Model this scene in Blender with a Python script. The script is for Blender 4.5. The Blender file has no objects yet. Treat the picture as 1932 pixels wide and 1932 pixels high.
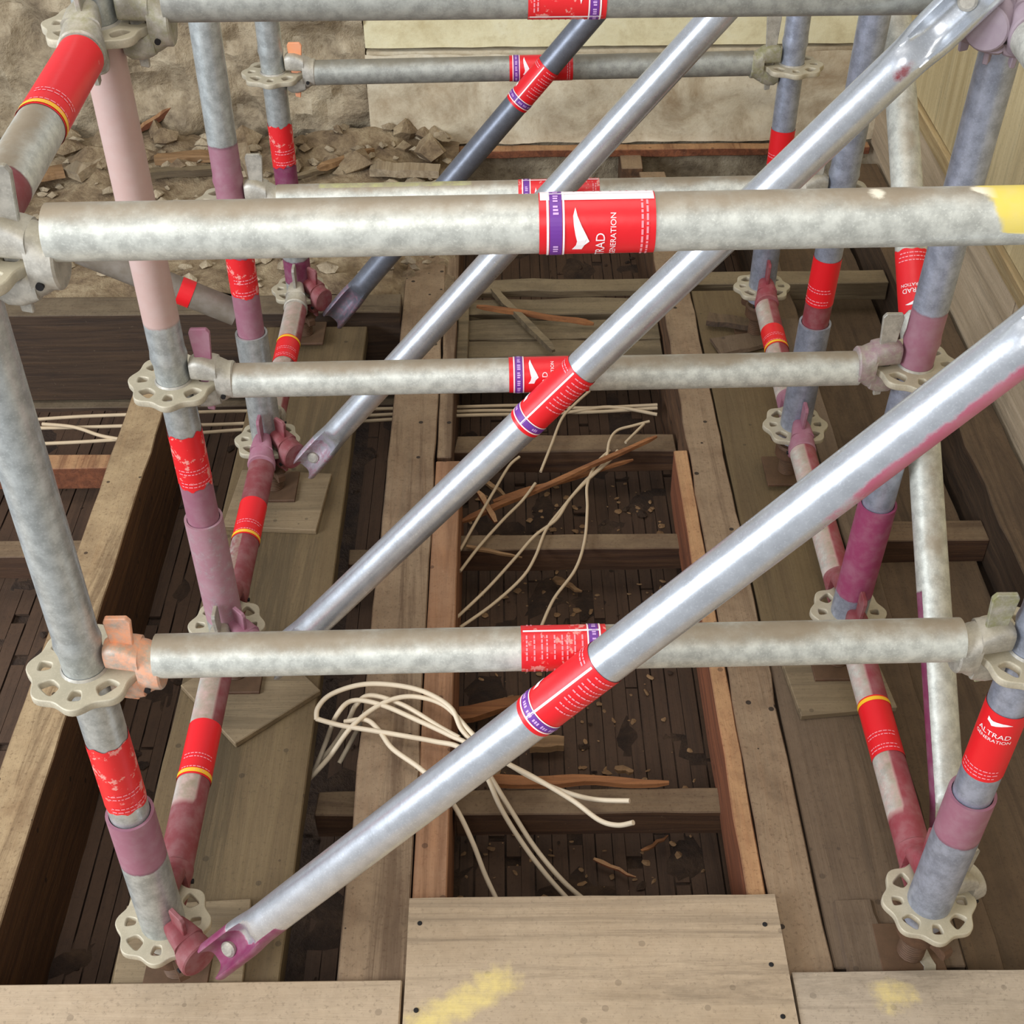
import bpy, bmesh, math, random
from mathutils import Vector, Matrix, noise
random.seed(7)
sc = bpy.context.scene
COL = sc.collection
# ------------------------------------------------------------------ camera
FPX = 2469.19; PITCH = .7193; ROLL = -.0096; YAW = -.0030
CP = Vector((.4635, 0, 1.5617))
F = Vector((0, math.cos(PITCH), -math.sin(PITCH))); R_ = Vector((1, 0, 0)); U_ = Vector((0, math.sin(PITCH), math.cos(PITCH)))
RZ = Matrix.Rotation(YAW, 3, 'Z'); F = RZ @ F; R_ = RZ @ R_; U_ = RZ @ U_
CR = R_ * math.cos(ROLL) + U_ * math.sin(ROLL); CU = -R_ * math.sin(ROLL) + U_ * math.cos(ROLL)
cd = bpy.data.cameras.new('camera'); cam = bpy.data.objects.new('camera', cd); COL.objects.link(cam)
cd.sensor_width = 36; cd.lens = 36 * FPX / 1932; cd.clip_start = .02
M = Matrix((CR, CU, -F)).transposed().to_4x4(); M.translation = CP; cam.matrix_world = M
sc.camera = cam
# ------------------------------------------------------------------ light
sc.view_settings.view_transform = 'Standard'; sc.view_settings.look = 'None'
sc.view_settings.exposure = .12; sc.view_settings.gamma = 1
w = bpy.data.worlds.new('daylight'); sc.world = w; w.use_nodes = True
w.node_tree.nodes['Background'].inputs[0].default_value = (.97, .98, 1, 1)
w.node_tree.nodes['Background'].inputs[1].default_value = .42
def area(name, loc, tgt, sx, sy, e, col):
    l = bpy.data.lights.new(name, 'AREA'); l.shape = 'RECTANGLE'; l.size = sx; l.size_y = sy; l.energy = e; l.color = col
    o = bpy.data.objects.new(name, l); COL.objects.link(o); o.location = loc
    o.rotation_euler = (Vector(tgt) - Vector(loc)).to_track_quat('-Z', 'Y').to_euler()
area('side_window_daylight', (-2.6, -.3, 1.7), (.5, 1.3, .4), 1.5, 1.5, 135, (.84, .91, 1))
area('window_daylight', (.1, -1.5, 3.0), (.45, 1.7, .2), 1.2, 1.0, 36, (1, .99, .97))
area('added_overhead_fill', (.3, 1.6, 3.6), (.5, 2.6, 0), 1.8, 1.8, 34, (1, .97, .92))  # added lamp without a known source, brightens the back from above

# ------------------------------------------------------------------ pixel rays -> points on real planes of the place
def ray(x, y): return F + CR * ((x - 966) / FPX) - CU * ((y - 966) / FPX)
def bz(x, y, z): d = ray(x, y); return CP + d * ((z - CP.z) / d.z)
def by(x, y, Y): d = ray(x, y); return CP + d * ((Y - CP.y) / d.y)
def bx(x, y, X): d = ray(x, y); return CP + d * ((X - CP.x) / d.x)
def proj(P):
    d = P - CP; z = d.dot(F); return 966 + FPX * d.dot(CR) / z, 966 - FPX * d.dot(CU) / z

# ------------------------------------------------------------------ materials
MATS = {}
def lin(c): return tuple(((v / 255) / 12.92 if v / 255 <= .04045 else ((v / 255 + .055) / 1.055) ** 2.4) for v in c)
class NT:
    def __init__(s, name):
        s.m = bpy.data.materials.new(name); s.m.use_nodes = True; s.n = s.m.node_tree.nodes; s.l = s.m.node_tree.links
        s.b = s.n['Principled BSDF']
        s.tc = s.n.new('ShaderNodeTexCoord')
    def map(s, sc_):
        q = s.n.new('ShaderNodeMapping'); q.inputs['Scale'].default_value = sc_; s.l.new(s.tc.outputs['Object'], q.inputs[0]); return q.outputs[0]
    def noise(s, scale, detail=6, rough=.6, vec=None, dist=0):
        q = s.n.new('ShaderNodeTexNoise'); q.inputs['Scale'].default_value = scale; q.inputs['Detail'].default_value = detail
        q.inputs['Roughness'].default_value = rough; q.inputs['Distortion'].default_value = dist
        s.l.new(vec or s.tc.outputs['Object'], q.inputs['Vector']); return q.outputs['Fac']
    def ramp(s, fac, pts):
        q = s.n.new('ShaderNodeValToRGB'); e = q.color_ramp.elements
        while len(e) < len(pts): e.new(.5)
        for i, (p, c) in enumerate(pts):
            e[i].position = p; e[i].color = (*(c if isinstance(c, tuple) else (c, c, c)), 1)
        s.l.new(fac, q.inputs[0]); return q.outputs[0]
    def mix(s, fac, a, b, mode='MIX'):
        q = s.n.new('ShaderNodeMix'); q.data_type = 'RGBA'; q.blend_type = mode
        for v, i in ((fac, 0), (a, 6), (b, 7)):
            if hasattr(v, 'links'): s.l.new(v, q.inputs[i])
            elif isinstance(v, tuple): q.inputs[i].default_value = (*v, 1)
            else: q.inputs[i].default_value = v
        return q.outputs[2]
    def math(s, op, a, b=0., c=0.):
        q = s.n.new('ShaderNodeMath'); q.operation = op
        for i, v in enumerate((a, b, c)):
            if hasattr(v, 'links'): s.l.new(v, q.inputs[i])
            else: q.inputs[i].default_value = v
        return q.outputs[0]
    def sstep(s, v, a, b):
        q = s.n.new('ShaderNodeMapRange'); q.interpolation_type = 'SMOOTHSTEP'; q.inputs[1].default_value = a; q.inputs[2].default_value = b
        s.l.new(v, q.inputs[0]); return q.outputs[0]
    def bump(s, h, st, d):
        q = s.n.new('ShaderNodeBump'); q.inputs['Strength'].default_value = st; q.inputs['Distance'].default_value = d
        s.l.new(h, q.inputs['Height']); s.l.new(q.outputs[0], s.b.inputs['Normal'])
    def out(s, c, r=.6, m=0.):
        for v, k in ((c, 'Base Color'), (r, 'Roughness'), (m, 'Metallic')):
            if hasattr(v, 'links'): s.l.new(v, s.b.inputs[k])
            elif isinstance(v, tuple): s.b.inputs[k].default_value = (*v, 1)
            else: s.b.inputs[k].default_value = v
        return s.m
def metal(name, base, rough=.45, met=.55, dirt=(120, 108, 82), dirtamt=.5, mott=.23, streak=1.):
    t = NT(name); b = lin(base)
    n1 = t.noise(55, 5, .65, t.map((streak, 1, 1))); n2 = t.noise(420, 3, .5)
    c = t.mix(t.sstep(n1, .3, .7), tuple(v * (1 - mott) for v in b), tuple(min(1, v * (1 + mott)) for v in b))
    c = t.mix(t.math('MULTIPLY', t.sstep(n2, .52, .72), .35), c, tuple(min(1, v * 1.5) for v in b))
    # building dust that lies on the upward side
    g = t.n.new('ShaderNodeNewGeometry'); sx = t.n.new('ShaderNodeSeparateXYZ'); t.l.new(g.outputs['Normal'], sx.inputs[0])
    d = t.math('MULTIPLY', t.sstep(t.math('ADD', sx.outputs[2], t.math('MULTIPLY', t.math('SUBTRACT', t.noise(18), .5), .8)), .55, 1.05), dirtamt)
    c = t.mix(d, c, lin(dirt))
    at = t.n.new('ShaderNodeAttribute'); at.attribute_name = 'paint'
    pf = t.sstep(t.math('ADD', at.outputs['Alpha'], t.math('MULTIPLY', t.math('SUBTRACT', t.noise(70, 6, .7), .5), .55)), .36, .62)
    pc = t.mix(t.sstep(t.noise(38, 4, .6), .35, .7), at.outputs['Color'], t.mix(.12, at.outputs['Color'], (.62, .58, .55)))
    c = t.mix(pf, c, pc)
    t.bump(t.noise(300, 3, .5), .12, .0006)
    return t.out(c, t.math('ADD', t.math('MULTIPLY', pf, .15), t.math('ADD', t.math('MULTIPLY', t.noise(40), .2), rough - .1)), t.math('MULTIPLY', t.math('SUBTRACT', 1., t.math('MAXIMUM', pf, d)), met))
MATS['steel_ledger'] = metal('galvanised_dusty', (200, 200, 190), .5, .40, (142, 124, 98), .9)
MATS['steel_shaded'] = metal('galvanised_shaded', (158, 158, 150), .5, .40, (118, 108, 86), .8)  # darker copy of the ledger steel, shade put into its colour
MATS['steel_blue'] = metal('galvanised_bluish', (164, 170, 186), .40, .6, (150, 140, 118), .3)
MATS['steel_post'] = metal('galvanised_standard', (182, 186, 184), .40, .6, (150, 140, 118), .3)
MATS['steel_brace'] = metal('galvanised_bright', (206, 210, 216), .30, .78, (150, 145, 135), .12, .08)
MATS['steel_dark'] = metal('galvanised_dark', (116, 120, 130), .4, .55, (110, 108, 104), .2, .12)
MATS['steel_cast'] = metal('galvanised_cast', (172, 166, 154), .55, .35, (170, 156, 124), .5)
MATS['steel_rosette'] = metal('cast_rosette', (184, 174, 152), .6, .25, (180, 168, 138), .4, .12)
MATS['steel_rust'] = metal('rusty_jack', (92, 66, 48), .65, .3, (104, 80, 56), .5)
def plain(name, c, r=.5, var=.12, sc_=40, bump=0, met=0.):
    t = NT(name); b = lin(c)
    col = t.mix(t.noise(sc_, 5, .65), tuple(v * (1 - var * 1.6) for v in b), tuple(min(1, v * (1 + var * 1.6)) for v in b))
    if bump: t.bump(t.noise(sc_ * 2, 5), bump, .004)
    return t.out(col, r, met)
def label_mat(name, c, worn):
    t = NT(name); n = t.noise(48, 6, .7, t.map((1, 1, 1)))
    col = t.mix(t.sstep(n, 1 - worn, 1.04 - worn), lin(c), lin((236, 150, 140)))
    t.bump(t.noise(45, 3, .5), .25, .002)
    return t.out(col, .42)
MATS['red'] = label_mat('red_label', (228, 24, 34), .34)
MATS['red_worn'] = label_mat('red_label_worn', (226, 34, 40), .44)
MATS['white'] = plain('label_white', (250, 240, 240), .45, .03)
MATS['pinkprint'] = plain('label_small_print', (246, 150, 160), .5, .05)
MATS['purple'] = plain('label_purple', (112, 52, 150), .5, .06)
MATS['lilac'] = plain('label_lilac', (214, 170, 226), .5, .05)
MATS['yellow'] = plain('label_yellow', (250, 190, 40), .45, .04)
MATS['dark'] = plain('hole_dark', (22, 18, 18), .8, .1)
MATS['cable'] = plain('cream_cable', (222, 204, 176), .5, .06, 30)
MATS['cable_dusty'] = plain('dusty_cable', (196, 174, 142), .7, .12, 30)
def wood(name, base, dark, dust=None, dustamt=.6, axis='y', rough=.75, gs=1., spots=.0):
    t = NT(name)
    s = {'x': (1.3, 26, 26), 'y': (26, 1.3, 26), 'z': (26, 26, 1.3)}[axis]
    v = t.map(tuple(k * gs for k in s))
    n = t.noise(2.2, 8, .68, v, .6); fine = t.noise(9, 4, .6, v)
    big = t.noise(3.1, 3, .5)
    c = t.mix(t.sstep(n, .3, .72), lin(dark), lin(base))
    c = t.mix(t.math('MULTIPLY', t.sstep(fine, .55, .75), .35), c, lin(dark))
    c = t.mix(t.math('MULTIPLY', t.sstep(big, .45, .75), .35), c, tuple(k * .6 for k in lin(base)))
    if dust:
        g = t.n.new('ShaderNodeNewGeometry'); sx = t.n.new('ShaderNodeSeparateXYZ'); t.l.new(g.outputs['True Normal'], sx.inputs[0])
        dn = t.sstep(t.noise(9, 8, .72), .28, .62)
        d = t.math('MULTIPLY', t.math('MULTIPLY', t.sstep(sx.outputs[2], .5, .9), dustamt), t.math('ADD', t.math('MULTIPLY', dn, .5), .5))
        c = t.mix(d, c, t.mix(t.noise(60, 5, .7), tuple(k * .72 for k in lin(dust)), tuple(min(1, k * 1.18) for k in lin(dust))))
    sv = t.map(tuple(k * .16 for k in s))
    st = t.noise(2.4, 10, .76, sv, .8); c = t.mix(t.math('MULTIPLY', t.sstep(st, .49, .62), .62), c, tuple(k * .42 for k in lin(base)))
    c = t.mix(t.math('MULTIPLY', t.sstep(t.noise(170, 4, .7), .55, .66), .42), c, tuple(k * .45 for k in lin(base)))
    c = t.mix(t.math('MULTIPLY', t.sstep(t.noise(110, 5, .7, None, .2), .63, .76), .4 if dust else .1), c, tuple(min(1, k * 1.25) for k in lin(dust or base)))
    vo = t.n.new('ShaderNodeTexVoronoi'); vo.inputs['Scale'].default_value = 21; t.l.new(t.tc.outputs['Object'], vo.inputs['Vector'])
    sp = t.math('MULTIPLY', t.math('LESS_THAN', vo.outputs['Distance'], .10), spots)
    c = t.mix(sp, c, tuple(k * .3 for k in lin(dark)))
    at = t.n.new('ShaderNodeAttribute'); at.attribute_name = 'paint'
    pf = t.sstep(t.math('ADD', at.outputs['Alpha'], t.math('MULTIPLY', t.math('SUBTRACT', t.noise(30, 7, .75), .5), 1.1)), .35, 1.0)
    c = t.mix(t.math('MULTIPLY', pf, .85), c, at.outputs['Color'])
    t.bump(t.math('ADD', n, t.math('MULTIPLY', st, .8)), .45, .005)
    return t.out(c, rough)
DUST_ = (182, 158, 126)
MATS['beam'] = wood('dusty_beam_timber', (118, 80, 42), (74, 46, 24), (180, 154, 116), .92, 'y', spots=.8)
MATS['joist'] = wood('dusty_joist_timber', (116, 82, 54), (62, 42, 28), (156, 132, 104), .9, 'y', spots=.9)
MATS['redbat'] = wood('fresh_sawn_batten', (168, 116, 76), (118, 72, 44), (164, 130, 100), .65, 'y', spots=.6)
MATS['redbat2'] = wood('red_brown_batten', (146, 86, 54), (96, 54, 34), (200, 158, 112), .75, 'y', spots=.5)
MATS['plank'] = wood('olive_scaffold_plank', (108, 90, 60), (84, 66, 42), (118, 98, 68), .5, 'y', spots=.5)
MATS['plank2'] = wood('grey_brown_plank', (108, 88, 68), (76, 58, 42), (122, 102, 80), .6, 'y', spots=.4)
MATS['darkbeam'] = wood('dark_cross_beam', (84, 62, 42), (48, 34, 24), (128, 112, 88), .8, 'x')
MATS['darkjoist'] = wood('dark_joist', (92, 70, 50), (50, 38, 28), (118, 96, 70), .6, 'y')
MATS['noggin'] = wood('dusty_noggin', (98, 68, 44), (58, 36, 24), (134, 112, 84), .8, 'x')
MATS['lath'] = wood('old_ceiling_lath', (76, 54, 37), (54, 38, 26), (84, 61, 43), .85, 'y')
MATS['crossboard'] = wood('grey_cross_board', (120, 104, 78), (78, 62, 44), (144, 126, 96), .7, 'x')
MATS['stick'] = wood('orange_splinter', (164, 108, 62), (112, 66, 36), None, 0, 'x')
MATS['chip'] = wood('tan_offcut', (168, 132, 92), (120, 88, 56), None, 0, 'x')
MATS['paleoff'] = wood('pale_offcut', (176, 158, 130), (130, 110, 84), None, 0, 'y')
MATS['ply'] = wood('dusty_plywood', (184, 160, 130), (156, 132, 102), (190, 168, 140), .8, 'x', gs=.5, spots=.35)
MATS['ply_grey'] = wood('grey_plywood', (184, 166, 142), (150, 132, 108), (190, 172, 150), .8, 'x', gs=.5, spots=.3)
MATS['pad'] = wood('plywood_pad', (140, 120, 90), (112, 92, 66), (142, 124, 96), .5, 'x', spots=.5)
MATS['wallply'] = wood('wall_lining_board', (222, 204, 160), (194, 174, 130), None, 0, 'z', gs=.6)
MATS['skirt'] = wood('skirting_timber', (204, 182, 138), (160, 132, 90), None, 0, 'y', gs=.8)
MATS['skirt_low'] = wood('lower_lining_board', (206, 186, 158), (176, 156, 128), None, 0, 'y', gs=.6)
def rough_mat(name, cols, sc_, bump, r=.9):
    t = NT(name); n = t.noise(sc_, 9, .7, None, .3); n2 = t.noise(sc_ * 6, 5, .7)
    c = t.ramp(n, [(.3 + .4 * i / (len(cols) - 1), lin(k)) for i, k in enumerate(cols)])
    c = t.mix(t.math('MULTIPLY', t.sstep(n2, .5, .75), .5), c, lin(cols[0]))
    t.bump(t.math('ADD', n, t.math('MULTIPLY', n2, .4)), bump, .02)
    return t.out(c, r)
MATS['limewash'] = rough_mat('limewashed_board', [(168, 146, 116), (212, 198, 170), (232, 222, 198)], 7, .25)
MATS['cream'] = rough_mat('cream_painted_board', [(206, 190, 146), (236, 226, 186), (242, 236, 204)], 6, .2)
MATS['masonry'] = rough_mat('rough_masonry', [(104, 88, 68), (176, 158, 130), (214, 198, 168)], 9, .9)
MATS['rubble'] = rough_mat('rubble_dust', [(92, 72, 54), (150, 128, 98), (192, 172, 138)], 14, .9)
MATS['dirt'] = rough_mat('floor_dirt', [(38, 26, 18), (64, 46, 32), (92, 70, 50)], 12, 1.)

# ------------------------------------------------------------------ mesh helpers
def tag(o, label=None, cat=None, group=None, kind=None):
    if label: o['label'] = label
    if cat: o['category'] = cat
    if group: o['group'] = group
    if kind: o['kind'] = kind
    return o
def empty(name, loc, label, cat, group=None):
    o = bpy.data.objects.new(name, None); o.empty_display_size = .05; o.location = loc; COL.objects.link(o)
    return tag(o, label, cat, group)
class MB:
    def __init__(s): s.v = []; s.f = []; s.mi = []; s.c = []
    def add(s, vs, fs, mi=0, cols=None):
        k = len(s.v); s.v += [Vector(q) for q in vs]; s.f += [tuple(i + k for i in f) for f in fs]; s.mi += [mi] * len(fs)
        s.c += cols or [(0, 0, 0, 0)] * len(vs)
    def box(s, a, b, mi=0):
        x0, y0, z0 = a; x1, y1, z1 = b
        s.add([(x, y, z) for x in (x0, x1) for y in (y0, y1) for z in (z0, z1)],
              [(0, 1, 3, 2), (4, 6, 7, 5), (0, 4, 5, 1), (2, 3, 7, 6), (0, 2, 6, 4), (1, 5, 7, 3)], mi)
    def loft(s, rings, mi=0, caps=True, cols=None):
        n = len(rings[0]); vs = [p for r in rings for p in r]
        fs = [(i * n + j, i * n + (j + 1) % n, (i + 1) * n + (j + 1) % n, (i + 1) * n + j) for i in range(len(rings) - 1) for j in range(n)]
        if caps: fs += [tuple(range(n - 1, -1, -1)), tuple((len(rings) - 1) * n + j for j in range(n))]
        s.add(vs, fs, mi, cols)
    def mesh(s, name, mats, smooth=True, bevel=0):
        me = bpy.data.meshes.new(name); me.from_pydata([tuple(q) for q in s.v], [], s.f)
        for m in mats: me.materials.append(MATS[m] if isinstance(m, str) else m)
        me.polygons.foreach_set('material_index', s.mi)
        if True:
            a = me.attributes.new('paint', 'FLOAT_COLOR', 'POINT'); a.data.foreach_set('color', [x for c in s.c for x in c])
        bm = bmesh.new(); bm.from_mesh(me)
        if bevel: bmesh.ops.bevel(bm, geom=bm.edges[:], offset=bevel, segments=1, affect='EDGES', clamp_overlap=True)
        bmesh.ops.recalc_face_normals(bm, faces=bm.faces[:])
        if smooth:
            for e in bm.edges:
                if len(e.link_faces) == 2 and e.calc_face_angle(0) > .7: e.smooth = False
            for f in bm.faces: f.smooth = True
        bm.to_mesh(me); bm.free(); return me
def put(name, me, parent=None, mat=None):
    o = bpy.data.objects.new(name, me); COL.objects.link(o)
    M_ = mat.copy() if mat else Matrix()
    if parent:
        o.parent = parent
        P = Matrix.Identity(4)
        q = parent
        while q: P = q.matrix_basis @ P; q = q.parent
        o.matrix_basis = P.inverted() @ M_
    else: o.matrix_basis = M_
    return o
def frame(A, B, ref=None):
    """matrix at A with Z along A->B, X towards the reference direction (default: towards the room side)"""
    d = (B - A).normalized(); r = (ref if ref else (CP - (A + B) / 2)); e1 = (r - d * r.dot(d)).normalized(); e2 = d.cross(e1)
    m = Matrix((e1, e2, d)).transposed().to_4x4(); m.translation = A; return m, (B - A).length
RT = .02415
def tube_mesh(L, r=RT, paint=None, rfn=None, deform=None, n=32, seg=None, mats=('steel_post',), open_end=False, wall=.0032):
    b = MB(); seg = seg or max(8, int(L / .012)); rings = []; cols = []
    for i in range(seg + 1):
        s = L * i / seg; rr = rfn(s) if rfn else r; ring = []
        for j in range(n):
            th = 2 * math.pi * j / n; p = Vector((rr * math.cos(th), rr * math.sin(th), s))
            if deform: p = deform(p, s, th)
            ring.append(p)
            if paint:
                thd = th if th < math.pi else th - 2 * math.pi
                cols.append(paint(s, thd) or (0, 0, 0, 0))
            else: cols.append((0, 0, 0, 0))
        rings.append(ring)
    if open_end:   # inner wall at the top end
        rings.append([Vector((q.x * (1 - wall / RT), q.y * (1 - wall / RT), q.z)) for q in rings[-1]]); cols += cols[-n:]
        rings.append([Vector((q.x, q.y, q.z - .05)) for q in rings[-1]]); cols += [(0, 0, 0, 0)] * n
    b.loft(rings, 0, True, cols)
    return b.mesh('tube', mats)
PINK = (*lin((196, 150, 158)), 1); MAG = (*lin((126, 48, 84)), 1); MAUVE = (*lin((150, 96, 112)), 1); ROSE = (*lin((128, 56, 60)), 1); MGREY = (*lin((150, 132, 142)), 1)
DUSTYP = (*lin((190, 158, 148)), 1); ORANGE = (*lin((240, 158, 110)), 1); YEL = (*lin((232, 208, 96)), 1); CREAM = (*lin((240, 230, 205)), 1); RED_ = (*lin((140, 56, 64)), 1); DRED = (*lin((130, 48, 56)), 1)
OLIVE = (*lin((130, 128, 70)), 1)
def al(c, a): return (c[0], c[1], c[2], a)

# ------------------------------------------------------------------ shared castings
def rosette_mesh():
    cu = bpy.data.curves.new('r', 'CURVE'); cu.dimensions = '2D'; cu.fill_mode = 'BOTH'; cu.extrude = .0038; cu.bevel_depth = .0014; cu.bevel_resolution = 1
    def poly(pts):
        s = cu.splines.new('POLY'); s.points.add(len(pts) - 1)
        for p, q in zip(s.points, pts): p.co = (q[0], q[1], 0, 1)
        s.use_cyclic_u = True
    N = 96
    poly([((.0588 + .0036 * math.cos(8 * t)) * math.cos(t), (.0588 + .0036 * math.cos(8 * t)) * math.sin(t)) for t in (2 * math.pi * i / N for i in range(N))])
    for k in range(8):
        a = k * math.pi / 4; big = k % 2; hw = .0122 if big else .0074; r0, r1 = (.0335, .0522) if big else (.0345, .0512)
        pts = []
        for i in range(20):
            t = 2 * math.pi * i / 20; ct, st = math.cos(t), math.sin(t)
            rr = (r0 + r1) / 2 + (r1 - r0) / 2 * math.copysign(abs(ct) ** .6, ct); ww = hw * math.copysign(abs(st) ** .6, st) * (rr / .043)
            pts.append((rr * math.cos(a) - ww * math.sin(a), rr * math.sin(a) + ww * math.cos(a)))
        poly(pts)
    poly([(.0255 * math.cos(-2 * math.pi * i / 32), .0255 * math.sin(-2 * math.pi * i / 32)) for i in range(32)])
    o = bpy.data.objects.new('r', cu); COL.objects.link(o)
    dg = bpy.context.evaluated_depsgraph_get(); dg.update()
    me = bpy.data.meshes.new_from_object(o.evaluated_get(dg)); me.name = 'rosette'
    bpy.data.objects.remove(o); me.materials.clear(); me.materials.append(MATS['steel_rosette'])
    at_ = me.attributes.new('paint', 'FLOAT_COLOR', 'POINT'); at_.data.foreach_set('color', [0.] * (4 * len(me.vertices))); return me
ROS = rosette_mesh()
def sell(x, hw, z0, z1, n=20, p=.62):
    """super-elliptic ring in the YZ plane at x between z0 and z1"""
    c = (z0 + z1) / 2; h = (z1 - z0) / 2; out = []
    for i in range(n):
        t = 2 * math.pi * i / n; a, b = math.cos(t), math.sin(t)
        out.append(Vector((x, hw * math.copysign(abs(a) ** p, a), c + h * math.copysign(abs(b) ** p, b))))
    return out
def head_mesh(col=None, short=0):
    b = MB(); S = .0055
    def cc(n): return [al(col, col[3] * .95)] * n if col else None
    X = [.0265, .034, .046, .058 - short * .004, .064 - short * .006]
    up = [sell(X[0], .013, S, .035), sell(X[1], .0155, S, .040), sell(X[2], .018, S, .040), sell(X[3], .020, S, .036), sell(X[4], .022, S, .032)]
    lo = [[Vector((q.x, q.y, -q.z)) for q in r][::-1] for r in up]
    b.loft(up, 0, True, cc(100)); b.loft(lo, 0, True, cc(100))
    e = .012 * short
    rings = [sell(.0605 - e / 2, .0215, -.0335, .0335, 24), sell(.069 - e, .0245, -.030, .030, 24, .8), sell(.076 - e, .0262, -.0262, .0262, 24, 1), sell(.083 - e, .0262, -.0262, .0262, 24, 1), sell(.085 - e, .0242, -.0242, .0242, 24, 1)]
    b.loft(rings, 0, True, cc(120))
    return b.mesh('wedge_head', ['steel_cast'])
def wedge_mesh(col=None, tall=.085, a=.95):
    b = MB(); h = .0032
    pr = [(.040, -.050), (.050, -.052), (.062, tall - .006), (.058, tall), (.036, tall), (.033, tall - .006)]
    n = len(pr); vs = [(x, -h, z) for x, z in pr] + [(x, h, z) for x, z in pr]
    fs = [tuple(range(n)), tuple(range(2 * n - 1, n - 1, -1))] + [(i, i + n, (i + 1) % n + n, (i + 1) % n) for i in range(n)]
    b.add(vs, fs, 0, [al(col, a * col[3])] * (2 * n) if col else None); return b.mesh('wedge', ['steel_cast'], False, .001)
HEAD = {}; WEDGE = {}
def head(parent, C, direction, up, col=None, wcol=None, tall=.085, short=0, label=None, pin=True):
    """cast wedge head gripping the rosette centred at C, pointing along direction"""
    k = (col, short)
    if k not in HEAD: HEAD[k] = head_mesh(col, short)
    kw = (wcol, tall)
    if kw not in WEDGE: WEDGE[kw] = wedge_mesh(wcol, tall)
    z = up.normalized(); x = (direction - z * direction.dot(z)).normalized(); y = z.cross(x)
    m = Matrix((x, y, z)).transposed().to_4x4(); m.translation = C
    h = put('wedge_head', HEAD[k], parent, m)
    if label: h['label'] = label
    wd = put('wedge', WEDGE[kw], h, m)
    if pin:
        b = MB(); b.loft([[Vector((.070 - short * .01 + .0035 * math.cos(t), -.0265 + q, -.012 + .0035 * math.sin(t))) for t in (2 * math.pi * i / 12 for i in range(12))] for q in (0, .004)])
        put('rivet_hole', b.mesh('rivet_hole', ['dark']), h, m)
    return h

# ------------------------------------------------------------------ labels wrapped round tubes
def font_mesh(txt, size):
    cu = bpy.data.curves.new('t', 'FONT'); cu.body = txt; cu.size = size; cu.align_x = 'CENTER'; cu.resolution_u = 3
    o = bpy.data.objects.new('t', cu); COL.objects.link(o); dg = bpy.context.evaluated_depsgraph_get(); dg.update()
    me = bpy.data.meshes.new_from_object(o.evaluated_get(dg)); vs = [v.co.copy() for v in me.vertices]; fs = [tuple(p.vertices) for p in me.polygons]
    bpy.data.objects.remove(o); bpy.data.meshes.remove(me); return vs, fs
BIRD = [(690, 430), (720, 560), (780, 700), (850, 830), (905, 945), (830, 1010), (790, 1100), (640, 1100), (700, 1010), (715, 940), (690, 840), (665, 700), (655, 560)]
BIRD = [((820 - y) * 5.3e-5, (780 - x) * 5.3e-5) for x, y in BIRD]
def wrap(polys, m, r, th0, flip, mats, name, parent):
    """polys: list of (verts2d [(x reading direction, y up)], faces, matindex); wrapped on the cylinder of frame m"""
    bm = bmesh.new(); 
    for vs, fs, mi in polys:
        bv = [bm.verts.new((q[0], q[1], 0)) for q in vs]
        for f in fs:
            try: ff = bm.faces.new([bv[i] for i in f]); ff.material_index = mi
            except ValueError: pass
    bmesh.ops.triangulate(bm, faces=[f for f in bm.faces if len(f.verts) > 4])
    for _ in range(3):
        es = [e for e in bm.edges if abs(e.verts[0].co.x - e.verts[1].co.x) > .006]
        if not es: break
        bmesh.ops.subdivide_edges(bm, edges=es, cuts=1)
        bmesh.ops.triangulate(bm, faces=[f for f in bm.faces if len(f.verts) > 4])
    for v in bm.verts:
        X, Y = v.co.x, v.co.y
        if flip: X, Y = -X, -Y
        th = th0 + X / RT; v.co = (r * math.cos(th), r * math.sin(th), Y)
    bmesh.ops.recalc_face_normals(bm, faces=bm.faces[:])
    me = bpy.data.meshes.new(name); bm.to_mesh(me); bm.free()
    for k in mats: me.materials.append(MATS[k])
    return put(name, me, parent, m)
def rect(x0, x1, y0, y1, mi=0): return ([(x0, y0), (x1, y0), (x1, y1), (x0, y1)], [(0, 1, 2, 3)], mi)
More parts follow.
